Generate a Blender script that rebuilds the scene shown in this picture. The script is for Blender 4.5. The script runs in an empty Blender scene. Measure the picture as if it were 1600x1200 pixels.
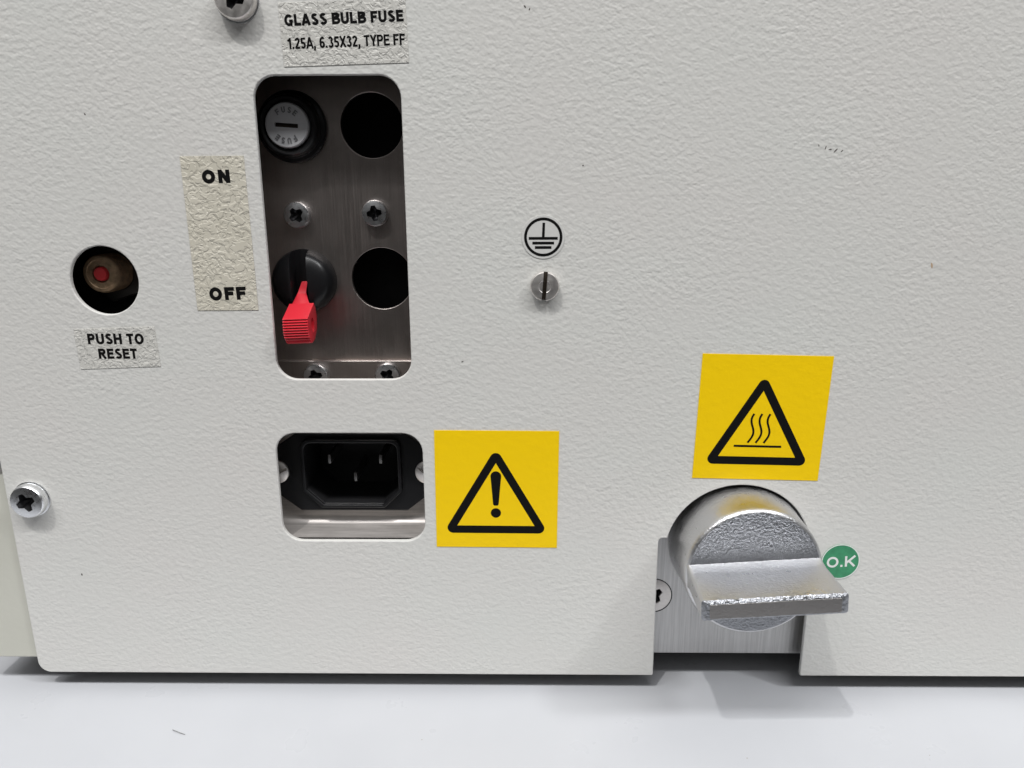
import bpy, bmesh, math, random
from mathutils import Vector, noise

random.seed(7)
MM = 0.001
ZT = 133.8                      # camera height above the table top, mm: plan coordinates below are relative to it
R = math.radians
scene = bpy.context.scene
col = scene.collection

# ------------------------------------------------------------------ camera
cd = bpy.data.cameras.new('camera')
cd.sensor_width = 36.0
cd.lens = 1150.0 / 1600.0 * 36.0
cd.clip_start = 0.005
cd.clip_end = 50.0
cam = bpy.data.objects.new('camera', cd)
col.objects.link(cam)
cam.location = (0.0, -0.176, ZT * MM)
from mathutils import Matrix
cam.rotation_euler = (Matrix.Rotation(R(0.8), 3, 'Z') @ Matrix.Rotation(R(90 - 14.6), 3, 'X') @ Matrix.Rotation(R(-0.2), 3, 'Z')).to_euler()
scene.camera = cam

# ------------------------------------------------------------------ room light: pale ceiling, dimmer walls
world = bpy.data.worlds.new('World')
scene.world = world
world.use_nodes = True
wn = world.node_tree.nodes
wl = world.node_tree.links
wn.clear()
w_out = wn.new('ShaderNodeOutputWorld')
w_bg = wn.new('ShaderNodeBackground')
w_tc = wn.new('ShaderNodeTexCoord')
w_sep = wn.new('ShaderNodeSeparateXYZ')
w_map = wn.new('ShaderNodeMapRange')
w_ramp = wn.new('ShaderNodeValToRGB')
w_map.inputs['From Min'].default_value = -1.0
w_map.inputs['From Max'].default_value = 1.0
wl.new(w_tc.outputs['Generated'], w_sep.inputs[0])
wl.new(w_sep.outputs['Z'], w_map.inputs['Value'])
wl.new(w_map.outputs[0], w_ramp.inputs[0])
wl.new(w_ramp.outputs[0], w_bg.inputs['Color'])
wl.new(w_bg.outputs[0], w_out.inputs[0])
cr = w_ramp.color_ramp
cr.elements[0].position = 0.0
cr.elements[0].color = (0.03, 0.03, 0.03, 1)
cr.elements[1].position = 1.0
cr.elements[1].color = (0.60, 0.60, 0.60, 1)
for pos, c in ((0.5, (0.022, 0.021, 0.020)), (0.66, (0.06, 0.06, 0.06)), (0.78, (0.35, 0.35, 0.35))):
    e = cr.elements.new(pos)
    e.color = (*c, 1)
w_bg.inputs['Strength'].default_value = 1.0


def area(name, loc, target, sx, sy, power, color):
    ld = bpy.data.lights.new(name, 'AREA')
    ld.shape = 'RECTANGLE'
    ld.size = sx * MM
    ld.size_y = sy * MM
    ld.energy = power
    ld.color = color
    o = bpy.data.objects.new(name, ld)
    o.location = [c * MM for c in loc]
    d = Vector([(t - c) for t, c in zip(target, loc)])
    o.rotation_euler = d.to_track_quat('-Z', 'Y').to_euler()
    col.objects.link(o)
    return o


area('ceiling_lamp', (-312, -540, 1240), (0, 0, 60), 16, 34, 4.4, (1.0, 0.985, 0.96))
area('ceiling_lamp', (930, -540, 1200), (0, 0, 60), 110, 140, 4.1, (0.97, 0.985, 1.0))
area('overhead_fill_strip', (0, -760, 1560), (0, 0, 60), 2600, 150, 24.0, (1.0, 1.0, 1.0))  # added strip standing in for other ceiling lamps, shaped to keep shadow edges sharp

scene.view_settings.view_transform = 'Standard'
scene.view_settings.look = 'None'
scene.view_settings.exposure = 0.17
scene.view_settings.gamma = 1.0
scene.render.engine = 'CYCLES'
scene.cycles.use_denoising = True
scene.cycles.max_bounces = 8


# ------------------------------------------------------------------ materials
def new_mat(name):
    m = bpy.data.materials.new(name)
    m.use_nodes = True
    nt = m.node_tree
    b = nt.nodes['Principled BSDF']
    return m, nt.nodes, nt.links, b


def coord(N, L, sx=1.0, sy=1.0, sz=1.0, rot=(0, 0, 0)):
    """object coordinates in millimetres"""
    tc = N.new('ShaderNodeTexCoord')
    mp = N.new('ShaderNodeMapping')
    mp.inputs['Scale'].default_value = (1000 * sx, 1000 * sy, 1000 * sz)
    mp.inputs['Rotation'].default_value = rot
    L.new(tc.outputs['Object'], mp.inputs['Vector'])
    return mp.outputs[0]


def tex_noise(N, L, vec, scale, detail=2.0, rough=0.5, dist=0.0):
    n = N.new('ShaderNodeTexNoise')
    n.inputs['Scale'].default_value = scale
    n.inputs['Detail'].default_value = detail
    n.inputs['Roughness'].default_value = rough
    n.inputs['Distortion'].default_value = dist
    L.new(vec, n.inputs['Vector'])
    return n.outputs['Fac']


def ramp(N, L, fac, stops, interp='LINEAR'):
    r = N.new('ShaderNodeValToRGB')
    r.color_ramp.interpolation = interp
    e = r.color_ramp.elements
    while len(e) < len(stops):
        e.new(0.5)
    for el, (p, c) in zip(e, stops):
        el.position = p
        el.color = (*c, 1) if isinstance(c, tuple) else (c, c, c, 1)
    L.new(fac, r.inputs[0])
    return r.outputs[0]


def math_node(N, L, op, a, b):
    n = N.new('ShaderNodeMath')
    n.operation = op
    for i, v in enumerate((a, b)):
        if isinstance(v, (int, float)):
            n.inputs[i].default_value = v
        else:
            L.new(v, n.inputs[i])
    return n.outputs[0]


def bump(N, L, h, dist_mm, b, strength=1.0):
    n = N.new('ShaderNodeBump')
    n.inputs['Strength'].default_value = strength
    n.inputs['Distance'].default_value = dist_mm * MM
    L.new(h, n.inputs['Height'])
    L.new(n.outputs[0], b.inputs['Normal'])


def mat_powder(name, c0, c1, depth, rough=0.5, scale=0.62):
    """textured powder coat: soft orange-peel dents"""
    m, N, L, b = new_mat(name)
    v = coord(N, L, 1.0, 1.25, 1.0, (0, 0, 0.45))
    n1 = tex_noise(N, L, v, scale, 1.2, 0.45, 0.15)
    n2 = tex_noise(N, L, v, scale * 2.1, 0.0, 0.5, 0.0)
    h = math_node(N, L, 'ADD', n1, math_node(N, L, 'MULTIPLY', n2, 0.25))
    wear = ramp(N, L, tex_noise(N, L, v, 0.035, 2.0, 0.5), [(0.3, 0.55), (0.7, 1.0)])
    h = math_node(N, L, 'MULTIPLY', h, wear)
    bump(N, L, h, depth, b)
    big = tex_noise(N, L, v, 0.02, 3.0, 0.55)
    L.new(ramp(N, L, big, [(0.3, c0), (0.7, c1)]), b.inputs['Base Color'])
    b.inputs['Roughness'].default_value = rough
    return m


def mat_plain(name, c, rough=0.4, metal=0.0, fine=0.0, fine_scale=3.0, var=0.0, spec=0.5):
    m, N, L, b = new_mat(name)
    b.inputs['Base Color'].default_value = (*c, 1)
    b.inputs['Roughness'].default_value = rough
    b.inputs['Metallic'].default_value = metal
    b.inputs['Specular IOR Level'].default_value = spec
    v = coord(N, L)
    if var:
        f = tex_noise(N, L, v, fine_scale * 0.4, 4.0, 0.6)
        lo = tuple(x * (1 - var) for x in c)
        hi = tuple(min(1, x * (1 + var)) for x in c)
        L.new(ramp(N, L, f, [(0.3, lo), (0.7, hi)]), b.inputs['Base Color'])
        L.new(ramp(N, L, f, [(0.3, max(0.05, rough - 0.05)), (0.7, min(1, rough + 0.05))]), b.inputs['Roughness'])
    if fine:
        bump(N, L, tex_noise(N, L, v, fine_scale, 3.0, 0.55), fine, b)
    return m


def mat_brushed(name, c, rough, axis, even=0.82, metal=1.0, streak=0.78):
    m, N, L, b = new_mat(name)
    s = (2.6, 0.06, 1.0) if axis == 'Y' else (0.06, 2.6, 1.0)
    v = coord(N, L, *s)
    f = tex_noise(N, L, v, 1.0, 3.0, 0.65)
    v2 = coord(N, L)
    blot = tex_noise(N, L, v2, 0.12, 4.0, 0.6)
    lo = tuple(x * even for x in c)
    hi = tuple(min(1.0, x * (1.9 - even)) for x in c)
    mx = N.new('ShaderNodeMix')
    mx.data_type = 'RGBA'
    mx.blend_type = 'MULTIPLY'
    mx.inputs[0].default_value = 1.0
    L.new(ramp(N, L, blot, [(0.3, lo), (0.7, hi)]), mx.inputs[6])
    L.new(ramp(N, L, f, [(0.35, streak), (0.65, 1.0)]), mx.inputs[7])
    L.new(mx.outputs[2], b.inputs['Base Color'])
    rr = math_node(N, L, 'ADD', math_node(N, L, 'MULTIPLY', f, 0.18), rough - 0.09)
    L.new(rr, b.inputs['Roughness'])
    b.inputs['Metallic'].default_value = metal
    bump(N, L, f, 0.04, b)
    return m


def mat_label(name, c0, c1, depth, scale=0.55):
    """thin film pressed over the textured paint: plateaus with crisp creases between them"""
    m, N, L, b = new_mat(name)
    v = coord(N, L, 1.0, 1.15, 1.0, (0, 0, 0.4))
    n1 = tex_noise(N, L, v, scale, 1.6, 0.5, 0.9)
    h = ramp(N, L, n1, [(0.42, 0.0), (0.47, 0.55), (0.53, 0.6), (0.58, 1.0)], 'EASE')
    bump(N, L, h, depth, b)
    n2 = tex_noise(N, L, v, 0.09, 3.0, 0.5)
    L.new(ramp(N, L, n2, [(0.35, c0), (0.65, c1)]), b.inputs['Base Color'])
    b.inputs['Roughness'].default_value = 0.38
    return m


def mat_cast(name, c, rough, depth, scale):
    m, N, L, b = new_mat(name)
    v = coord(N, L)
    n1 = tex_noise(N, L, v, scale, 3.0, 0.6, 0.3)
    bump(N, L, n1, depth, b)
    b.inputs['Base Color'].default_value = (*c, 1)
    b.inputs['Metallic'].default_value = 1.0
    n2 = tex_noise(N, L, v, scale * 0.3, 3.0, 0.5)
    L.new(ramp(N, L, n2, [(0.3, rough - 0.06), (0.7, rough + 0.08)]), b.inputs['Roughness'])
    return m


def mat_table():
    m, N, L, b = new_mat('white_laminate')
    v = coord(N, L)
    vor = N.new('ShaderNodeTexVoronoi')
    vor.inputs['Scale'].default_value = 0.2
    vor.inputs['Randomness'].default_value = 1.0
    L.new(v, vor.inputs['Vector'])
    sep = N.new('ShaderNodeSeparateColor')
    L.new(vor.outputs['Color'], sep.inputs[0])
    size = math_node(N, L, 'MULTIPLY', math_node(N, L, 'POWER', sep.outputs[0], 3.5), 0.036)
    speck = math_node(N, L, 'LESS_THAN', vor.outputs['Distance'], size)
    base = ramp(N, L, tex_noise(N, L, v, 0.03, 3.0, 0.5), [(0.3, (0.485, 0.495, 0.52)), (0.7, (0.51, 0.52, 0.545))])
    mix = N.new('ShaderNodeMix')
    mix.data_type = 'RGBA'
    L.new(speck, mix.inputs[0])
    L.new(base, mix.inputs[6])
    mix.inputs[7].default_value = (0.30, 0.28, 0.25, 1)
    L.new(mix.outputs[2], b.inputs['Base Color'])
    L.new(ramp(N, L, tex_noise(N, L, v, 0.05, 4.0, 0.6), [(0.35, 0.27), (0.65, 0.40)]), b.inputs['Roughness'])
    b.inputs['Specular IOR Level'].default_value = 0.35
    return m


M = {}
M['panel'] = mat_powder('off_white_powder_coat', (0.672, 0.656, 0.630), (0.664, 0.664, 0.636), 0.18, 0.5, 0.70)
M['cream'] = mat_powder('cream_powder_coat', (0.55, 0.545, 0.48), (0.58, 0.575, 0.51), 0.05, 0.5, 0.35)
M['trim'] = mat_powder('grey_trim_paint', (0.20, 0.19, 0.18), (0.28, 0.27, 0.26), 0.08)
M['inner'] = mat_plain('black_inner_paint', (0.012, 0.012, 0.013), 0.7)
M['fuse_plate'] = mat_brushed('dull_bracket_steel', (0.48, 0.43, 0.405), 0.38, 'Y', 0.85, 1.0, 0.96)
M['inlet_plate'] = mat_brushed('folded_inlet_steel', (0.60, 0.565, 0.54), 0.46, 'X', 0.85, 0.55)
M['brushed'] = mat_brushed('brushed_aluminium', (0.60, 0.595, 0.59), 0.40, 'Y', 0.93)
M['black'] = mat_plain('black_plastic', (0.010, 0.010, 0.011), 0.3, spec=0.35, fine=0.01, fine_scale=2.0)
M['black_matte'] = mat_plain('black_matte_plastic', (0.010, 0.010, 0.011), 0.5, fine=0.01, fine_scale=3.0)
M['cap'] = mat_plain('grey_fuse_cap_plastic', (0.40, 0.40, 0.41), 0.4, fine=0.01)
M['cap_text'] = mat_plain('grey_embossed_letters', (0.13, 0.13, 0.135), 0.45)
M['slot'] = mat_plain('dark_brass_and_slot_shade', (0.035, 0.027, 0.02), 0.7, 0.0, spec=0.2)  # also serves as painted shade in the earth screw slot
M['red'] = mat_plain('red_plastic', (0.62, 0.025, 0.04), 0.35, fine=0.008)
M['red_button'] = mat_plain('red_button_plastic', (0.80, 0.05, 0.06), 0.45)
M['bronze'] = mat_plain('tarnished_brass', (0.42, 0.29, 0.18), 0.5, 0.35, fine=0.05, fine_scale=1.6, var=0.35)
M['nut'] = mat_plain('dark_nickel_nut', (0.16, 0.155, 0.15), 0.4, 0.9, fine=0.02)
M['zinc'] = mat_plain('zinc_screw', (0.82, 0.83, 0.845), 0.30, 1.0, fine=0.008, fine_scale=2.0, var=0.05)
M['dull_screw'] = mat_plain('dull_steel_screw', (0.72, 0.69, 0.665), 0.46, 1.0, fine=0.012, fine_scale=1.6, var=0.10)
M['recess'] = mat_plain('shade_in_screw_recess', (0.10, 0.10, 0.105), 0.38, 1.0)  # shade inside the cross recess, put into a darker metal colour
M['pin'] = mat_plain('nickel_pin', (0.22, 0.215, 0.21), 0.45, 1.0)
M['yellow'] = mat_plain('yellow_vinyl', (0.96, 0.64, 0.003), 0.45, spec=0.25, fine=0.10, fine_scale=0.45)
M['ink'] = mat_plain('black_ink', (0.008, 0.008, 0.008), 0.7, spec=0.05)
M['label'] = mat_label('beige_label_film', (0.60, 0.565, 0.475), (0.64, 0.605, 0.515), 0.17)
M['label_clear'] = mat_label('pale_label_film', (0.60, 0.588, 0.55), (0.63, 0.618, 0.58), 0.17, 0.68)
M['clear'] = mat_plain('clear_sticker_film', (0.66, 0.655, 0.635), 0.22, fine=0.05, fine_scale=0.6)
M['green'] = mat_plain('green_foil_sticker', (0.045, 0.27, 0.13), 0.35, fine=0.03, fine_scale=1.2, var=0.2)
M['white_ink'] = mat_plain('white_ink', (0.78, 0.80, 0.78), 0.45)
M['knob'] = mat_cast('satin_chrome', (0.66, 0.66, 0.67), 0.33, 0.13, 1.5)
M['knob_face'] = mat_cast('grained_cast_chrome', (0.36, 0.37, 0.395), 0.33, 0.34, 1.55)
M['knob_front'] = mat_cast('worn_cast_chrome', (0.36, 0.345, 0.335), 0.38, 0.06, 1.6)
M['rubber'] = mat_plain('black_rubber', (0.02, 0.02, 0.02), 0.8)
M['table'] = mat_table()
M['chip'] = mat_plain('dark_speck', (0.06, 0.05, 0.045), 0.7)
M['rust'] = mat_plain('rusty_speck', (0.48, 0.35, 0.24), 0.7)
M['lint'] = mat_plain('grey_lint', (0.22, 0.22, 0.22), 0.8)


# ------------------------------------------------------------------ mesh helpers (millimetres; local Z points out of the panel)
def scale_mesh(me):
    for v in me.vertices:
        v.co *= MM
    return me


def finish(me, angle=32):
    for p in me.polygons:
        p.use_smooth = True
    me.set_sharp_from_angle(angle=R(angle))
    return me


def eval_mesh(ob):
    dg = bpy.context.evaluated_depsgraph_get()
    me = bpy.data.meshes.new_from_object(ob.evaluated_get(dg))
    return me


def plate(outlines, thick, bev=0.0, res=2):
    """flat sheet with holes: outlines are closed point lists in mm; back at z = 0, front at z = thick"""
    cu = bpy.data.curves.new('sheet', 'CURVE')
    cu.dimensions = '2D'
    cu.fill_mode = 'BOTH'
    for pts in outlines:
        sp = cu.splines.new('POLY')
        sp.points.add(len(pts) - 1)
        for p, (x, y) in zip(sp.points, pts):
            p.co = (x, y, 0, 1)
        sp.use_cyclic_u = True
    cu.extrude = thick / 2 - bev
    cu.bevel_depth = bev
    cu.bevel_resolution = res
    cu.offset = -bev
    ob = bpy.data.objects.new('sheet', cu)
    col.objects.link(ob)
    me = eval_mesh(ob)
    bpy.data.objects.remove(ob)
    bpy.data.curves.remove(cu)
    me.materials.clear()
    for v in me.vertices:
        v.co.z += thick / 2
    scale_mesh(me)
    return finish(me, 40)


def rounded(pts, r, seg=8):
    """round the corners of a polygon; r is one radius or a list"""
    out = []
    n = len(pts)
    for i in range(n):
        rr = r[i] if isinstance(r, (list, tuple)) else r
        p = Vector(pts[i])
        a = Vector(pts[i - 1]) - p
        b = Vector(pts[(i + 1) % n]) - p
        if rr <= 0:
            out.append((p.x, p.y))
            continue
        a.normalize()
        b.normalize()
        ang = a.angle(b)
        t = rr / math.tan(ang / 2)
        c = p + (a + b).normalized() * (rr / math.sin(ang / 2))
        s = p + a * t - c
        e = p + b * t - c
        a0 = math.atan2(s.y, s.x)
        da = math.atan2(e.y, e.x) - a0
        while da > math.pi:
            da -= 2 * math.pi
        while da < -math.pi:
            da += 2 * math.pi
        for k in range(seg + 1):
            q = a0 + da * k / seg
            out.append((c.x + rr * math.cos(q), c.y + rr * math.sin(q)))
    return out


def rect(x0, y0, x1, y1):
    return [(x0, y0), (x1, y0), (x1, y1), (x0, y1)]


def circle(cx, cy, r, n=64):
    return [(cx + r * math.cos(2 * math.pi * k / n), cy + r * math.sin(2 * math.pi * k / n)) for k in range(n)]


def bm_to_mesh(bm, angle=32):
    me = bpy.data.meshes.new('mesh')
    bmesh.ops.recalc_face_normals(bm, faces=bm.faces[:])
    bm.to_mesh(me)
    bm.free()
    scale_mesh(me)
    return finish(me, angle)


def lathe(profile, seg=64, angle=32):
    bm = bmesh.new()
    rings = []
    for r, z in profile:
        if r < 1e-6:
            rings.append([bm.verts.new((0, 0, z))])
        else:
            rings.append([bm.verts.new((r * math.cos(2 * math.pi * k / seg), r * math.sin(2 * math.pi * k / seg), z)) for k in range(seg)])
    for A, B in zip(rings[:-1], rings[1:]):
        for k in range(seg):
            j = (k + 1) % seg
            if len(A) == 1 and len(B) == 1:
                continue
            if len(A) == 1:
                bm.faces.new((A[0], B[j], B[k]))
            elif len(B) == 1:
                bm.faces.new((A[k], A[j], B[0]))
            else:
                bm.faces.new((A[k], A[j], B[j], B[k]))
    return bm_to_mesh(bm, angle)


def loft(sections, cap=True, angle=35):
    bm = bmesh.new()
    rings = [[bm.verts.new(p) for p in s] for s in sections]
    n = len(rings[0])
    for A, B in zip(rings[:-1], rings[1:]):
        for k in range(n):
            j = (k + 1) % n
            bm.faces.new((A[k], A[j], B[j], B[k]))
    if cap:
        bm.faces.new(rings[0])
        bm.faces.new(rings[-1])
    return bm_to_mesh(bm, angle)


def box(x0, y0, z0, x1, y1, z1, bev=0.0):
    bm = bmesh.new()
    bmesh.ops.create_cube(bm, size=1.0)
    for v in bm.verts:
        v.co = Vector(((x0 + x1) / 2 + v.co.x * (x1 - x0), (y0 + y1) / 2 + v.co.y * (y1 - y0), (z0 + z1) / 2 + v.co.z * (z1 - z0)))
    if bev:
        bmesh.ops.bevel(bm, geom=bm.edges[:], offset=bev, segments=2, affect='EDGES', profile=0.5)
    return bm_to_mesh(bm)


def cut(me, cutters):
    ob = bpy.data.objects.new('cut_target', me)
    col.objects.link(ob)
    tmp = []
    for c in cutters:
        co = bpy.data.objects.new('cutter', c)
        col.objects.link(co)
        md = ob.modifiers.new('b', 'BOOLEAN')
        md.operation = 'DIFFERENCE'
        md.solver = 'EXACT'
        md.object = co
        tmp.append(co)
    out = eval_mesh(ob)
    for o in tmp + [ob]:
        bpy.data.objects.remove(o)
    out.materials.clear()
    return finish(out, 30)


# block capitals drawn as strokes: cap height 1, every stroke a ribbon of the given weight
def _arc(cx, cy, rx, ry, a0, a1, n=14):
    return [(cx + rx * math.cos(R(a0 + (a1 - a0) * k / n)), cy + ry * math.sin(R(a0 + (a1 - a0) * k / n))) for k in range(n + 1)]


def glyph(ch, w):
    """(strokes as centre lines, advance width); w is the stroke weight"""
    h = w / 2
    if ch == 'A':
        return [[(h * .55, 0), (.36, 1)], [(.72 - h * .55, 0), (.36, 1)], [(.17, .28), (.55, .28)]], .72
    if ch == 'B':
        return [[(h, 0), (h, 1)], [(h, 1 - h), (.40, 1 - h)] + _arc(.40, .745, .19 - h * .1, .255 - h, 90, -90) + [(h, .49)],
                [(h, .49), (.42, .49)] + _arc(.42, .245 + h * .5, .235 - h * .3, .245 - h * .5, 90, -90)[1:] + [(h, h)]], .70
    if ch == 'E':
        return [[(h, 0), (h, 1)], [(h, 1 - h), (.62, 1 - h)], [(h, .52), (.58, .52)], [(h, h), (.64, h)]], .64
    if ch == 'F':
        return [[(h, 0), (h, 1)], [(h, 1 - h), (.60, 1 - h)], [(h, .50), (.54, .50)]], .60
    if ch == 'G':
        return [_arc(.40, .5, .40 - h, .51 - h, 42, 318, 24) + [(.75 - h, .18), (.75 - h, .46)], [(.42, .44), (.75, .44)]], .77
    if ch == 'H':
        return [[(h, 0), (h, 1)], [(.72 - h, 0), (.72 - h, 1)], [(h, .52), (.72 - h, .52)]], .72
    if ch == 'K':
        return [[(h, 0), (h, 1)], [(.68, 1.0), (h + .02, .36)], [(.26, .56), (.70 - h * .6, 0)]], .72
    if ch == 'L':
        return [[(h, 0), (h, 1)], [(h, h), (.60, h)]], .60
    if ch == 'N':
        return [[(h, 0), (h, 1)], [(.72 - h, 0), (.72 - h, 1)], [(h, 1 - h * .4), (.72 - h, h * .4)]], .72
    if ch == 'O':
        return [_arc(.40, .5, .40 - h, .51 - h, 0, 360, 36)], .80
    if ch == 'P':
        return [[(h, 0), (h, 1)], [(h, 1 - h), (.40, 1 - h)] + _arc(.40, .69, .26 - h, .31 - h, 90, -90)[1:] + [(h, .38 + h)]], .66
    if ch == 'R':
        return [[(h, 0), (h, 1)], [(h, 1 - h), (.42, 1 - h)] + _arc(.42, .71, .27 - h, .29 - h, 90, -90)[1:] + [(h, .42 + h)],
                [(.34, .48), (.68 - h * .4, 0)]], .72
    if ch == 'S':
        return [_arc(.33, .73, .29 - h, .28 - h, 25, 250, 16) + [(.36, .52)] + _arc(.34, .285, .32 - h, .295 - h, 75, -160, 18)], .66
    if ch == 'T':
        return [[(.31, 0), (.31, 1)], [(0, 1 - h), (.62, 1 - h)]], .62
    if ch == 'U':
        return [[(h, 1), (h, .38)] + _arc(.36, .36, .36 - h, .37 - h, 180, 360, 16) + [(.72 - h, .38), (.72 - h, 1)]], .72
    if ch == 'X':
        return [[(h * .6, 1), (.66 - h * .6, 0)], [(.66 - h * .6, 1), (h * .6, 0)]], .66
    if ch == 'Y':
        return [[(h * .6, 1), (.33, .42)], [(.66 - h * .6, 1), (.33, .42)], [(.33, .5), (.33, 0)]], .66
    if ch == '1':
        return [[(.34, 0), (.34, 1)], [(.08, .72), (.36, .90)]], .46
    if ch == '2':
        return [_arc(.28, .72, .27 - h, .28 - h, 175, -35, 16) + [(.10, h)], [(.03, h), (.55, h)]], .56
    if ch == '3':
        return [_arc(.27, .745, .25 - h, .265 - h, 165, -95, 14), _arc(.27, .28, .285 - h, .29 - h, 95, -165, 16)], .56
    if ch == '5':
        return [[(.54, 1 - h), (.08, 1 - h)], [(.08 + h * .6, 1 - h), (.02 + h, .46)], _arc(.27, .315, .28 - h, .32 - h, 130, -150, 18)], .56
    if ch == '6':
        return [_arc(.29, .31, .28 - h, .32 - h, 0, 360, 24), _arc(.33, .50, .33 - h, .51 - h, 48, 190, 14)], .57
    if ch == '.':
        return [[(h * 1.1, 0), (h * 1.1, w * 1.05)]], w * 1.2
    if ch == ',':
        return [[(h * 1.1, 0), (h * 1.1, w * 1.05)], [(h * 1.3, w * .3), (h * .5, -w)]], w * 1.2
    return [], .26


def ribbon(bm, pts, w, z):
    h = w / 2
    n = len(pts)
    closed = n > 3 and math.hypot(pts[0][0] - pts[-1][0], pts[0][1] - pts[-1][1]) < 1e-4
    P = [Vector(p) for p in pts]
    L, Q = [], []
    for i in range(n):
        if closed:
            a = P[i - 1] if i > 0 else P[-2]
            b = P[i + 1] if i < n - 1 else P[1]
        else:
            a = P[max(0, i - 1)]
            b = P[min(n - 1, i + 1)]
        d1 = (P[i] - a).normalized() if (P[i] - a).length > 1e-6 else (b - P[i]).normalized()
        d2 = (b - P[i]).normalized() if (b - P[i]).length > 1e-6 else d1
        n1, n2 = Vector((-d1.y, d1.x)), Vector((-d2.y, d2.x))
        m = (n1 + n2).normalized()
        k = h / max(0.5, m.dot(n1))
        L.append(bm.verts.new((*(P[i] + m * k), z)))
        Q.append(bm.verts.new((*(P[i] - m * k), z)))
    for i in range(n - 1):
        bm.faces.new((L[i], Q[i], Q[i + 1], L[i + 1]))


def text_mesh(s, w, h, weight=0.2, thick=0.02):
    """lettering w mm wide and h mm tall (cap height), centred on the origin; strokes keep an even weight"""
    gap = 0.07
    adv = [glyph(c, weight)[1] for c in s]
    nat = sum(adv) + gap * (len(s) - 1)
    fx = w / h / nat                       # horizontal squeeze of the skeleton
    bm = bmesh.new()
    x = 0.0
    lvl = 0
    for c, a in zip(s, adv):
        for st in glyph(c, weight)[0]:
            pts = [((x + px) * fx, py) for px, py in st]
            ribbon(bm, pts, weight * (0.35 + 0.65 * min(1.0, fx)), lvl * 0.0004)
            lvl = (lvl + 1) % 5
        x += a + gap
    for v in bm.verts:
        v.co = Vector((v.co.x * h - w / 2, (v.co.y - .5) * h, v.co.z * h))
    r = bmesh.ops.extrude_face_region(bm, geom=bm.faces[:])
    for v in r['geom']:
        if isinstance(v, bmesh.types.BMVert):
            v.co.z += thick
    return bm_to_mesh(bm)


def link(name, me, mat, parent=None, loc=(0, 0, 0), rot=(0, 0, 0)):
    if mat is not None and me is not None and not me.materials:
        me.materials.append(M[mat])
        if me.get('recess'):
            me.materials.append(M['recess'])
    o = bpy.data.objects.new(name, me)
    col.objects.link(o)
    o.parent = parent
    o.location = [c * MM for c in loc]
    o.rotation_euler = rot
    if me is not None:
        me.name = name
    return o


# ------------------------------------------------------------------ table top
table = link('table_top', box(-600, -208, -30, 600, 330, 0, 1.5), 'table', None, (0, 110, 0))
table['kind'] = 'structure'
table['label'] = 'smooth white laminate table top with a few dark specks'

# ------------------------------------------------------------------ the instrument
BX, BY = 28.0, 100.0
inst = bpy.data.objects.new('laboratory_instrument', None)
col.objects.link(inst)
inst.location = (BX * MM, BY * MM, 0)
inst['label'] = 'off-white metal instrument back with fuse recess, power inlet, warning stickers and silver knob'
inst['category'] = 'instrument'


def part(name, me, mat, x, y, z, phi=0.0, label=None):
    """a part facing the viewer: local X right, local Y up, local Z out of the panel; z relative to the camera height"""
    o = link(name, me, mat, inst, (x - BX, y - BY, z + ZT), (R(90), -R(phi), 0))
    if label:
        o['label'] = label
    return o


# --- rear panel: sheet with all its openings (front face at y = 0)
NX, NZ, NR = 56.3, -91.3, 18.8
SL, SR = 35.6, 76.0
aL = math.radians(180 - 12)
aR = math.radians(14)
arc = [(NX + NR * math.cos(aL + (aR - aL) * k / 48), NZ + NR * math.sin(aL + (aR - aL) * k / 48)) for k in range(49)]
lz = arc[0][1]
rz = arc[-1][1]
panel_pts = [(-134, 118), (-134, -128.6), (36.0, -128.6), (SL, lz)] + arc + [(SR, rz), (SR + 0.1, -128.5), (192, -128.4), (192, 118)]
panel_outline = rounded(panel_pts, [2, 3.4, 0.5, 1.2] + [0] * len(arc) + [1.0, 0.5, 3.4, 2])
fuse_open = rounded(rect(-60.5, -44.7, -27.2, 25.5), 5.0)
inlet_open = rounded(rect(-62.6, -88.4, -25.2, -58.7), 5.2)
reset_open = circle(-100.3, -20.2, 8.2)
panel = part('rear_panel', plate([panel_outline, fuse_open, inlet_open, reset_open], 1.3, 0.28, 3), 'panel', 0, 1.3, 0,
             label='off-white sheet with pebbled powder coat')

# small chips and specks on the paint
def fleck(u, v, rx, ry, mat='chip', name='paint_chip'):
    n = 9
    pts = [(rx * math.cos(2 * math.pi * k / n) * random.uniform(.55, 1.2), ry * math.sin(2 * math.pi * k / n) * random.uniform(.55, 1.2)) for k in range(n)]
    o = link(name, plate([pts], 0.03), mat, panel, (u, v, 1.3), (0, 0, random.uniform(0, 3)))
    return o


for (u, v, rx, ry, mt) in ((-117.6, -98.5, .45, .22, 'chip'), (68.9, 9.6, .5, .14, 'chip'), (70.0, 9.2, .42, .13, 'chip'), (71.2, 8.9, .6, .14, 'chip'),
                           (72.6, 8.8, .4, .12, 'chip'), (67.3, 10.0, .3, .1, 'chip'), (96.5, -17.2, .28, .85, 'rust'), (-99.3, 17.5, .15, .3, 'chip'),
                           (0.6, 39.2, .4, .16, 'chip'), (1.6, 38.6, .3, .12, 'chip'), (14.0, 5.9, .25, .15, 'chip'), (-14.6, -40.2, .3, .15, 'chip')):
    fleck(u, v, rx, ry, mt, 'rust_spot' if mt == 'rust' else 'paint_chip')

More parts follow.
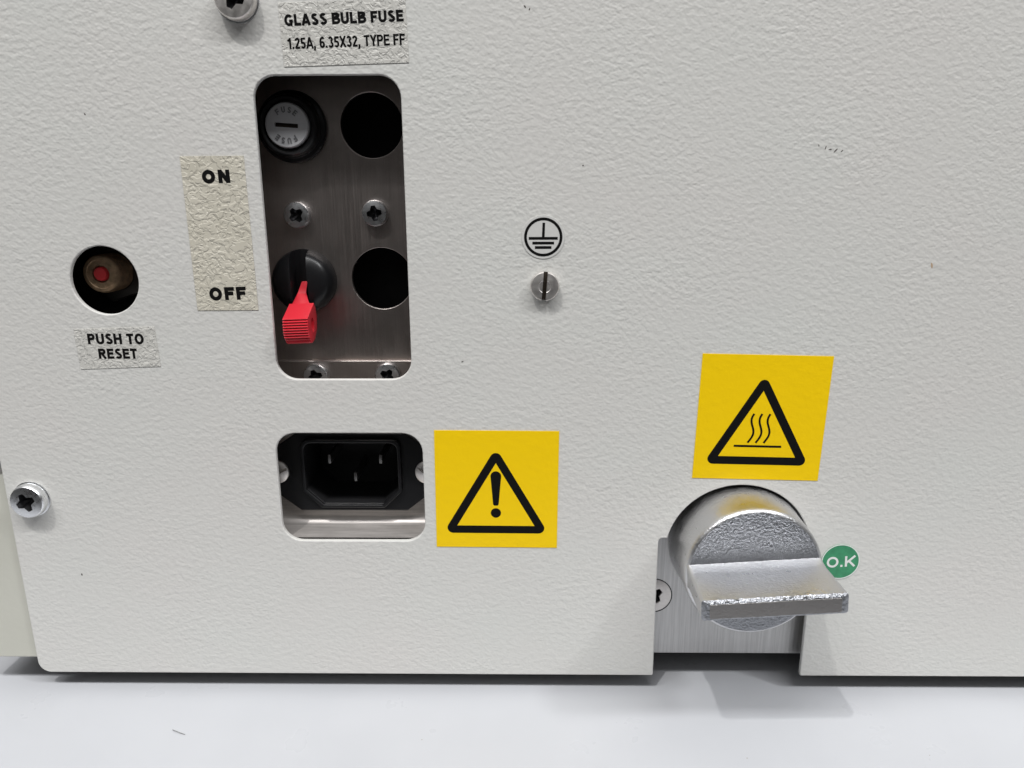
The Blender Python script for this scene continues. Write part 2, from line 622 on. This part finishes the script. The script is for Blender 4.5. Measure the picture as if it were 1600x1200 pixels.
# --- case behind the panel
flange = [(-151, 120), (-151, -124.8), (34, -124.8), (34, -112), (-128, -112), (-128, 112), (186, 112), (186, -112), (79, -112), (79, -124.8), (209, -124.8), (209, 120)]
part('case_flange', plate([rounded(flange, [2, 2] + [0] * 8 + [2, 2])], 1.2, 0.3), 'cream', 0, 2.6, 0, label='cream painted rim of the case beside the panel')
part('case_trim', plate([rect(-150.6, -69.5, -134.6, 100)], 0.5, 0.1), 'trim', 0, 1.38, 0, label='grey strip on the case rim')
bm = bmesh.new()
for a in ((-151, 2.65, -124.8, -149.8, 230, 120), (207.8, 2.65, -124.8, 209, 230, 120), (-149.8, 2.65, 118.8, 207.8, 230, 120),
          (-149.8, 228.8, -123.6, 207.8, 230, 118.8)):
    r = bmesh.ops.create_cube(bm, size=1.0)
    for v in r['verts']:
        v.co = Vector([(a[i] + a[i + 3]) / 2 + v.co[i] * (a[i + 3] - a[i]) for i in range(3)])
case = link('case_shell', bm_to_mesh(bm), 'cream', inst, (-BX, -BY, ZT))
link('case_bottom', box(-149.8, 6.6, -124.8, 207.8, 228.7, -123.6), 'inner', inst, (-BX, -BY, ZT))
bm = bmesh.new()
for a in ((-149.6, 24, -123.4, 207.6, 25, 118.6), (-149.6, 2.7, -123.4, -149.2, 24, 118.6), (207.2, 2.7, -123.4, 207.6, 24, 118.6),
          (-149.2, 2.7, 118.2, 207.2, 24, 118.6)):
    r = bmesh.ops.create_cube(bm, size=1.0)
    for v in r['verts']:
        v.co = Vector([(a[i] + a[i + 3]) / 2 + v.co[i] * (a[i + 3] - a[i]) for i in range(3)])
link('dark_backing_box', bm_to_mesh(bm), 'inner', inst, (-BX, -BY, ZT))  # added black box behind the openings so the holes read dark
foot_me = lathe([(0, 0), (8, 0), (8.4, 0.6), (9, 8.6), (0, 9.0)], 32)
for fx, fy in ((-125, 60), (185, 60), (-125, 205), (185, 205)):
    link('rubber_foot', foot_me, 'rubber', inst, (fx - BX, fy - BY, 0))


# --- screws
def phillips_cutter(L, w, z_top, depth, taper=0.6):
    def cross(s, z):
        pts = []
        for q in range(4):
            c, sn = math.cos(q * math.pi / 2), math.sin(q * math.pi / 2)
            for (x, y) in ((L, -w * .62), (L, w * .62), (w * 1.55, w * 1.0), (w * 1.12, w * 1.12), (w * 1.0, w * 1.55)):
                pts.append(((x * c - y * sn) * s, (x * sn + y * c) * s, z))
        return pts
    return loft([cross(1.25, z_top + 0.6), cross(1.0, z_top - depth * 0.06), cross(0.86, z_top - depth * .5), cross(taper, z_top - depth * .8), cross(0.08, z_top - depth)])


def pan_head(r, h, cross_L, cross_w, depth):
    prof = [(0, -3.2), (r * .62, -3.2), (r * .62, -0.02), (r * .97, -0.02), (r, 0.12), (r, h * .42)]
    for k in range(1, 13):
        t = k / 12
        a = t * math.pi / 2
        prof.append((r * (1 - 0.30 * (1 - math.cos(a))) if k < 7 else r * (0.912 - (0.912) * ((k - 6) / 6)), h * (.42 + .58 * math.sin(a) ** 0.9)))
    prof[-1] = (0, h)
    me = cut(lathe(prof, 56, 40), [phillips_cutter(cross_L, cross_w, h, depth)])
    dome = sorted((p for p in prof if p[1] >= h * .42), key=lambda p: p[0])
    return mark_recess(me, dome, cross_L * 1.3)


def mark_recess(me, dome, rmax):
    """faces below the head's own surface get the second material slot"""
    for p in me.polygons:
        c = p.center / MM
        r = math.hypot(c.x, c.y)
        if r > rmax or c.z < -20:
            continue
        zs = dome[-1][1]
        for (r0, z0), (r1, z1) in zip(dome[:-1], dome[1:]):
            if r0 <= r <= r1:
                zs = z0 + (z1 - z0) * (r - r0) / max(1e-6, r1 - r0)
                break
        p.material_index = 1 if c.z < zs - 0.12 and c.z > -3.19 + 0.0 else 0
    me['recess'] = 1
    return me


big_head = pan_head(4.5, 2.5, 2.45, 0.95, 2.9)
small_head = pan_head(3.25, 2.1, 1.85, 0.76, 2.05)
washer_me = lathe([(2.2, 0), (4.75, 0), (4.75, 0.35), (4.4, 0.5), (2.2, 0.5), (2.2, 0)], 48)
s = part('panel_screw', big_head, 'zinc', -127.2, -0.55, -76.6, 24, 'shiny zinc pan-head screw at the left edge')
link('washer', washer_me, 'zinc', s, (0, 0, -0.55))
big2 = big_head.copy()
big2.materials[0] = M['dull_screw']
s = part('panel_screw', big2, 'dull_screw', -62.1, -0.55, 40.9, -24, 'dull grey pan-head screw above the fuse recess')
link('washer', washer_me.copy(), None, s, (0, 0, -0.55))

cheese = lathe([(0, 0), (3.25, 0), (3.42, 0.2), (3.42, 1.55), (3.2, 1.85), (1.5, 1.98), (1.35, 1.9), (0, 1.95)], 56)
cheese = cut(cheese, [box(-.5, -6, 0.15, .5, 6, 4)])
esc = part('earth_screw', cheese, 'dull_screw', 5.4, -0.02, -21.6, -4, 'slotted steel screw under the earth symbol')

link('slot_shade', box(-.47, -3.3, .1, .47, 3.3, .55), 'slot', esc)  # dark bar added on the slot floor, its colour stands in for shade

# --- fuse recess bracket (face at y = 12)
bracket = part('fuse_bracket', plate([rounded(rect(-80, -56, -14, 40), 2), circle(-36.4, 15.8, 7.55), circle(-35.6, -21.2, 7.75)], 1.2, 0.18), 'fuse_plate', 0, 13.2, 0,
               label='dull brown-grey steel plate inside the fuse recess')
lower = part('fuse_bracket_lip', plate([rounded(rect(-79, -60, -15, -42.3), 1)], 1.5, 0.22, 3), 'fuse_plate', 0, 11.9, 0)
for (x, y, z, a) in ((-55.9, 12.0, -5.3, 38), (-36.5, 12.0, -4.9, 8)):
    link('screw', small_head, 'zinc', bracket, (x, z, 1.2), (0, 0, R(a)))
small2 = small_head.copy()
for (x, z, a) in ((-53.6, -46.1, 20), (-34.9, -45.9, 55)):
    link('screw', small2, 'zinc', lower, (x, z, 1.5), (0, 0, R(a)))

# fuse holder with grey cap
holder = part('fuse_holder', lathe([(0, 0), (8.4, 0), (8.4, 0.9), (8.1, 1.3), (7.5, 1.5), (7.3, 1.6), (7.2, 3.6), (6.9, 4.2), (6.5, 4.5), (6.2, 4.45), (5.75, 4.2), (5.6, 3.4), (0, 3.4)], 72), 'black',
              -55.6, 11.98, 15.5, 0, 'black round fuse holder with grey cap')
cap_me = cut(lathe([(0, 3.0), (5.15, 3.0), (5.15, 4.9), (4.9, 5.2), (0, 5.25)], 64), [box(-2.75, -.48, 4.5, 2.75, .48, 8)])
cap = link('fuse_cap', cap_me, 'cap', holder, (0, 0, 0), (0, 0, R(-4)))
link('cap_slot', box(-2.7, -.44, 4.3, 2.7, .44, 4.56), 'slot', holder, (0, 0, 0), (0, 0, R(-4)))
for base in (0, 180):
    for ch, a in zip('FUSE', (36, 12, -12, -36)):
        ang = R(90 + a + base - 4)
        me = text_mesh(ch, 0.85, 1.3, 0.2, 0.10)
        o = link('embossed_letter', me, 'cap_text', holder, (3.5 * math.cos(ang), 3.5 * math.sin(ang), 5.22), (0, 0, ang - math.pi / 2))

# toggle switch: black slotted boss with red lever
boss = cut(lathe([(0, 0), (8.0, 0), (8.0, 1.0), (7.85, 2.6), (7.3, 4.2), (6.3, 5.2), (4.5, 5.9), (2.0, 6.2), (0, 6.25)], 72), [box(-2.05, -6.2, 1.2, 2.05, 9, 9)])
switch = part('toggle_switch', boss, 'black', -55.2, 11.98, -21.6, 2, 'black toggle switch with red lever pointing down to OFF')
# lever in world-like plan (x, y, z) -> local (x+55.2, z+21.6, 12-y)
def lv(x, y, z):
    return (x - 0.9 + 55.2, z - 0.5 + 21.6, 12 - (y + 3.0))


def prism_yz(x0, x1, prof):
    return loft([[lv(x0, y, z) for y, z in prof], [lv(x1, y, z) for y, z in prof]], angle=28)


prof = [(0.4, -25.8), (-5.6, -28.3)]
zc, n_r = -28.4, 9
step = 5.6 / n_r
for k in range(n_r):
    z0 = zc - k * step
    bow = 0.5 * math.sin(math.pi * (k + .5) / n_r) - (0.5 if k == n_r - 1 else 0)
    prof += [(-5.95 - bow, z0 - step * .10), (-6.2 - bow, z0 - step * .35), (-6.1 - bow, z0 - step * .62), (-5.7 - bow, z0 - step * .78)]
prof += [(-5.2, -34.4), (-4.2, -34.9), (-1.6, -34.4), (0.9, -32.2), (1.8, -29.4), (1.4, -27.0)]
lever_me = prism_yz(-56.5, -50.4, prof)
dent = lathe([(0, 0), (1.15, 0), (1.25, 3), (0, 3)], 28)
for v in dent.vertices:
    x, y, z = v.co / MM
    p = lv(-51.4 + z, -2.4 + x * 1.0, -30.7 + y * 1.5)
    v.co = Vector(p) * MM
bm = bmesh.new()
bm.from_mesh(lever_me)
ends = [e for e in bm.edges if any(len(f.verts) > 8 for f in e.link_faces)]
bmesh.ops.bevel(bm, geom=ends, offset=0.00018, segments=2, affect='EDGES', profile=0.5, clamp_overlap=True)
bm.to_mesh(lever_me)
bm.free()
lever_me = cut(lever_me, [dent])
lever = link('lever', lever_me, 'red', switch)
arm = loft([[lv(-54.2 + dx * w, y + dy * t, z + dy * t * .8) for dx, dy in ((-1, -1), (1, -1), (1, 1), (-1, 1))]
            for (w, t, y, z) in ((.8, .8, 7.4, -21.6), (.8, .8, 5.6, -22.6), (1.0, .9, 3.4, -24.2), (1.7, 1.3, 1.6, -26.2), (2.5, 2.0, -0.4, -28.4))], angle=50)
link('lever_arm', arm, 'red', switch)

# --- power inlet on its folded bracket
prof = [(10.0, -50.0), (10.0, -85.4)]
for k in range(1, 9):
    a = math.pi / 2 * k / 8
    prof.append((10.0 - 2.4 * (1 - math.cos(a)), -85.4 - 2.4 * math.sin(a)))
prof.append((1.75, -88.3))
back = [(y + 1.0 * 0.9, z - 1.0) if y < 9.9 else (y + 1.0, z) for y, z in prof]
full = prof + back[::-1]
bx0, bx1 = -78, -12
inlet_plate = loft([[(bx0, z, 13 - y) for y, z in full], [(bx1, z, 13 - y) for y, z in full]], angle=30)
inlet_plate = cut(inlet_plate, [box(-59.5, -82.6, -5, -31.1, -62.2, 6)])
part('inlet_bracket', inlet_plate, 'inlet_plate', 0, 13, 0, label='folded steel bracket with bright lip under the power inlet')
IX, IZ = -45.3, -72.4
cav = rounded([(-12.35, 8.7), (-12.35, -4.4), (-7.9, -8.7), (7.9, -8.7), (12.35, -4.4), (12.35, 8.7)], [2.0, .5, .5, .5, .5, 2.0])
fl = rounded([(-14.6, 11.0), (-23, 5.0), (-23, -4.0), (-14.4, -10.9), (14.4, -10.9), (23, -4.0), (23, 5.0), (14.6, 11.0)], [1, 2.5, 2.5, 1, 1, 2.5, 2.5, 1])
inlet = part('power_inlet', plate([fl, cav], 2.2, 0.3), 'black', IX, 9.95, IZ, 0, 'black three-pin power inlet socket')
rim_o = [(x * 1.075, y * 1.10) for x, y in cav]
link('socket_rim', plate([rim_o, cav], 1.2, 0.25), 'black', inlet, (0, 0, 2.18))
sock = [(x * .995, y * .995) for x, y in cav]
bm = bmesh.new()
A = [bm.verts.new((x, y, 2.0)) for x, y in sock]
B = [bm.verts.new((x, y, -13.0)) for x, y in sock]
n = len(A)
for k in range(n):
    bm.faces.new((A[k], A[(k + 1) % n], B[(k + 1) % n], B[k]))
bm.faces.new(B)
link('socket_well', bm_to_mesh(bm), 'black_matte', inlet)
for (px, pz) in ((-6.5, 3.1), (7.3, 3.1), (0.3, -2.0)):
    link('contact_pin', box(px - .45, pz - 1.3, -13.2, px + .45, pz + 1.3, 0.2, .3), 'pin', inlet)
cs = cut(lathe([(0, 0), (3.3, 0), (3.2, .5), (2.4, 1.1), (0, 1.5)], 40), [box(-5, -.4, .6, 5, .4, 4)])
for (sx, a) in ((-20.2, 20), (20.1, -35)):
    link('screw', cs, 'dull_screw', inlet, (sx, 0.3, 2.18), (0, 0, R(a)))

# --- reset button in its hole
brk = part('reset_mount', plate([rounded(rect(-126, -44, -84, 4), 2)], 1.0), 'inner', 0, 16, 0)
nut = [(8.0 * math.cos(k * math.pi / 3 + .3), 8.0 * math.sin(k * math.pi / 3 + .3)) for k in range(6)]
reset = part('reset_button', lathe([(0, -3.5), (4.65, -3.5), (4.65, 3.1), (4.35, 3.45), (3.6, 3.6), (3.45, 3.45), (2.6, 3.5), (2.15, 3.6), (2.05, 2.2), (0, 2.2)], 56), 'bronze',
             -103.9, 8.8, -19.2, 0, 'red push button in a tarnished brass bushing')
link('button', lathe([(0, 0), (1.75, 0), (1.75, 3.5), (1.5, 3.95), (0, 4.1)], 40), 'red_button', reset)
link('lock_nut', plate([rounded(nut, .5), circle(0, 0, 4.7)], 2.4, .3), 'nut', reset, (0, 0, -5.2))
link('thread', lathe([(4.6 + (0.16 if k % 2 else -0.1), -3.4 + k * .4) for k in range(17)], 56, 20), 'bronze', reset)

# --- knob on its brushed plate
kplate = part('knob_plate', plate([rounded(rect(12, -124.9, 100, -66), 1.0), circle(36.0, -107.0, 4.8)], 1.5, 0.1), 'brushed', 0, 6.5, 0, label='brushed aluminium plate behind the knob')
fs = cut(lathe([(0, -6.0), (2.5, -6.0), (2.5, -2.2), (4.85, 0.0), (4.7, 0.07), (0, 0.07)], 56), [phillips_cutter(2.4, .95, 0.07, 4.2)])
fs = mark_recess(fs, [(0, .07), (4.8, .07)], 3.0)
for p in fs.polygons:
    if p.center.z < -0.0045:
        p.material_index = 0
link('screw', fs, 'dull_screw', kplate, (36.0, -107.0, 1.5), (0, 0, R(36)))
link('screw_gap', lathe([(4.88, 0), (5.15, 0), (5.15, .03), (4.88, .03), (4.88, 0)], 56), 'inner', kplate, (36.0, -107.0, 1.5))

KX, KZ = 57.0, -90.7
skirt_prof = [(0, -4.95), (17.6, -4.95), (17.7, -4.4), (17.4, -2), (17.1, 2), (17.0, 7), (16.9, 10.6), (16.75, 11.5), (16.35, 12.05), (15.95, 12.2)]
knob = part('rotary_knob', lathe(skirt_prof, 112, 40), 'knob', KX, 0.0, KZ, 3.8, 'silver cast metal knob with a raised bar handle')
# grained front disc
bm = bmesh.new()
rings = []
nr, ns = 40, 112
for i in range(nr + 1):
    r = 15.98 * i / nr
    ring = []
    for k in range(ns if i else 1):
        a = 2 * math.pi * k / ns
        x, y = r * math.cos(a), r * math.sin(a)
        z = 12.2 + (0.10 * noise.noise(Vector((x * .9, y * .9, 3))) if i < nr else 0)
        ring.append(bm.verts.new((x, y, z)))
    rings.append(ring)
for A, B in zip(rings[:-1], rings[1:]):
    for k in range(ns):
        j = (k + 1) % ns
        if len(A) == 1:
            bm.faces.new((A[0], B[k], B[j]))
        else:
            bm.faces.new((A[k], B[k], B[j], A[j]))
link('knob_face', bm_to_mesh(bm, 60), 'knob_face', knob)


def rrect(hw, ht, r, nl, nsd, nc):
    """dense rounded rectangle outline"""
    pts = []
    def seg(p, q, n):
        for k in range(n):
            t = k / n
            pts.append((p[0] + (q[0] - p[0]) * t, p[1] + (q[1] - p[1]) * t))
    def arcp(cx, cy, a0):
        for k in range(nc):
            a = a0 + math.pi / 2 * k / nc
            pts.append((cx + r * math.cos(a), cy + r * math.sin(a)))
    seg((-hw + r, -ht), (hw - r, -ht), nl)
    arcp(hw - r, -ht + r, -math.pi / 2)
    seg((hw, -ht + r), (hw, ht - r), nsd)
    arcp(hw - r, ht - r, 0)
    seg((hw - r, ht), (-hw + r, ht), nl)
    arcp(-hw + r, ht - r, math.pi / 2)
    seg((-hw, ht - r), (-hw, -ht + r), nsd)
    arcp(-hw + r, -ht + r, math.pi)
    return pts


secs = []
H0, H1 = 11.9, 28.0
for k in range(34):
    t = k / 33
    h = H0 + (H1 - .75 - H0) * t
    fil = max(0.0, 1 - (h - H0) / 4.2)
    hw = 16.35 + 0.12 * t
    ht = 2.45 + 0.95 * fil ** 2.2 + 0.12 * t
    sec = rrect(hw, ht, 0.75, 90, 8, 5)
    amp = 0.035 if t < .9 else 0.10
    out = []
    for (x, y) in sec:
        d = amp * noise.noise(Vector((x * 1.1, y * 1.1, h * 1.1)))
        l = math.hypot(x / hw, y / ht) or 1
        out.append((x + d * x / hw / l, y + d * y / ht / l, h))
    secs.append(out)
handle_me = loft(secs, cap=False, angle=50)
handle = link('handle', handle_me, 'knob', knob)
# rough chamfered rim and flat end of the handle
ch = []
base = secs[-1]
tgt = rrect(14.75, 1.78, 0.25, 90, 8, 5)
for s_ in range(6):
    t = s_ / 5
    ring = []
    for (b, q) in zip(base, tgt):
        w = noise.noise(Vector((b[0] * 2.2, b[1] * 2, 9 + t * 3))) * 0.3 * math.sin(math.pi * t)
        ring.append((b[0] + (q[0] - b[0]) * t, b[1] + (q[1] - b[1]) * t + w, H1 - .75 + .75 * math.sin(t * math.pi / 2) + w))
    ch.append(ring)
rim_me = loft(ch, cap=False, angle=50)
link('handle_rim', rim_me, 'knob_face', knob)
link('handle_end', plate([[(p[0], p[1]) for p in tgt]], 0.4, 0.08), 'knob_front', knob, (0, 0, H1 - .33))

# ------------------------------------------------------------------ stickers and printed labels on the panel
def sticker(name, outline, mat, x, z, phi, label, thick=0.12):
    return part(name, plate([outline], thick, 0.03, 1), mat, x, -0.01, z, phi, label)


def ink(name, outlines, parent, mat='ink', z=0.125, loc=(0, 0), rot=0.0):
    return link(name, plate(outlines, 0.02), mat, parent, (loc[0], loc[1], z), (0, 0, rot))


def words(s, w, h, parent, x, y, bold, rot=0.0, mat='ink', name='printed_text'):
    return link(name, text_mesh(s, w, h, bold), mat, parent, (x, y, 0.125), (0, 0, R(rot)))


def tri_outlines(cx, cy, w, h, stroke, r):
    p = [(cx - w / 2, cy - h / 2), (cx + w / 2, cy - h / 2), (cx, cy + h / 2)]
    outer = rounded(p, r, 8)
    # inner triangle offset by the stroke
    c = Vector((cx, cy - h / 2 + h / 3))
    n = []
    for i in range(3):
        a, b = Vector(p[i]), Vector(p[(i + 1) % 3])
        d = (b - a).normalized()
        nn = Vector((-d.y, d.x))
        n.append((a + nn * stroke, d))
    inn = []
    for i in range(3):
        a, da = n[i - 1]
        b, db = n[i]
        t = ((b.x - a.x) * db.y - (b.y - a.y) * db.x) / (da.x * db.y - da.y * db.x)
        q = a + da * t
        inn.append((q.x, q.y))
    return [outer, inn]


# exclamation warning
w1 = sticker('warning_sticker', rect(-15.75, -16.05, 15.75, 16.05), 'yellow', -6.5, -74.0, -0.4, 'yellow square sticker with exclamation triangle beside the power inlet')
ink('warning_triangle', tri_outlines(-0.2, -0.2, 27.4, 23.6, 2.1, 1.5), w1)
drop = []
for k in range(13):
    a = math.pi * k / 12
    drop.append((1.38 * math.cos(a), 4.1 + 1.38 * math.sin(a)))
drop += [(-1.25, 2.8), (-0.72, -3.6), (-0.45, -3.95), (0.45, -3.95), (0.72, -3.6), (1.25, 2.8)]
drop = [(x - .2, y - .3) for x, y in drop]
ink('exclamation_mark', [drop, circle(-0.2, -6.3, 1.32, 32)], w1)

# hot surface warning
w2 = sticker('warning_sticker', rect(-15.95, -16.2, 15.95, 16.2), 'yellow', 59.6, -54.7, -1.3, 'yellow square sticker with hot-surface triangle above the knob')
ink('warning_triangle', tri_outlines(-0.2, -0.4, 26.6, 23.6, 2.1, 1.4), w2)
ink('surface_line', [rect(-6.2, -7.58, 5.7, -7.02)], w2)


def wave(x0):
    c = []
    for k in range(25):
        t = k / 24
        y = 1.2 - 7.6 * t
        x = x0 + 0.62 * math.sin(t * 2 * math.pi * 0.98 + 0.5) * (-1) + (.5 - t) * 1.0 - 0.1
        c.append((x, y))
    wd = 0.26
    L, Rr = [], []
    for i, (x, y) in enumerate(c):
        a = Vector(c[max(0, i - 1)])
        b = Vector(c[min(len(c) - 1, i + 1)])
        d = (b - a).normalized()
        L.append((x - d.y * wd, y + d.x * wd))
        Rr.append((x + d.y * wd, y - d.x * wd))
    return L + Rr[::-1]


for x0 in (-2.0, 0.0, 2.0):
    ink('heat_wave', [wave(x0)], w2)

# earth symbol
es = sticker('earth_sticker', circle(0, 0, 5.05, 64), 'clear', 5.0, -10.2, 0, 'round clear sticker with black earth symbol')
ink('ring', [circle(0, 0, 4.5, 72), circle(0, 0, 3.85, 72)], es)
ink('stem', [rect(-.31, 0.02, .31, 3.3)], es, rot=R(-2))
for (hw, y) in ((3.4, -0.28), (2.55, -1.38), (1.95, -2.4)):
    ink('bar', [rect(-hw, y - .32, hw, y + .32)], es)

# green inspection dot
gs = sticker('inspection_sticker', circle(0, 0, 5.0, 64), 'green', 83.4, -93.9, 0, 'round green O.K sticker beside the knob')
words('O.K', 7.6, 3.0, gs, 0.15, 0.0, 0.19, 4, 'white_ink')
ink('edge_ring', [circle(0, 0, 4.98, 64), circle(0, 0, 4.72, 64)], gs, 'white_ink')

# printed film labels
lab = sticker('switch_label', rect(-7.4, -17.85, 7.4, 17.85), 'label', -71.2, -9.55, 0.3, 'beige film label reading ON and OFF beside the fuse recess')
words('ON', 6.9, 3.0, lab, 0.5, 13.3, 0.31, 1.0)
words('OFF', 9.1, 3.1, lab, 0.3, -13.8, 0.29, 1.5)
lab = sticker('reset_label', rect(-10.0, -5.0, 10.0, 5.0), 'label_clear', -99.4, -36.7, 2.0, 'pale film label reading PUSH TO RESET under the button')
words('PUSH TO', 13.9, 2.65, lab, 0.0, 2.3, 0.24, -2)
words('RESET', 9.6, 2.55, lab, -0.1, -1.4, 0.24, -2)
lab = sticker('fuse_label', rect(-13.95, -6.5, 13.95, 6.5), 'label_clear', -39.2, 34.1, 1.5, 'pale film label with fuse rating above the fuse recess')
words('GLASS BULB FUSE', 26.3, 2.35, lab, 0.2, 3.0, 0.25, 0.3)
words('1.25A, 6.35X32, TYPE FF', 26.2, 2.3, lab, 0.3, -1.75, 0.2, 0.2)

# ------------------------------------------------------------------ lint on the table
cu = bpy.data.curves.new('fibre', 'CURVE')
cu.dimensions = '3D'
sp = cu.splines.new('POLY')
pts = [(-2.0, .9, 0), (-1.2, .25, .3), (-.3, -.25, .45), (.8, -.6, .3), (2.0, -.8, 0)]
sp.points.add(len(pts) - 1)
for p, c in zip(sp.points, pts):
    p.co = (*c, 1)
cu.bevel_depth = 0.08
cu.bevel_resolution = 1
ob = bpy.data.objects.new('fibre', cu)
col.objects.link(ob)
me = eval_mesh(ob)
bpy.data.objects.remove(ob)
me.materials.clear()
fib = link('lint_fibre', scale_mesh(me), 'lint', None, (-88.0, -17.0, 0.09))
fib['label'] = 'short curved grey fibre lying on the white table top'
fib['category'] = 'lint'
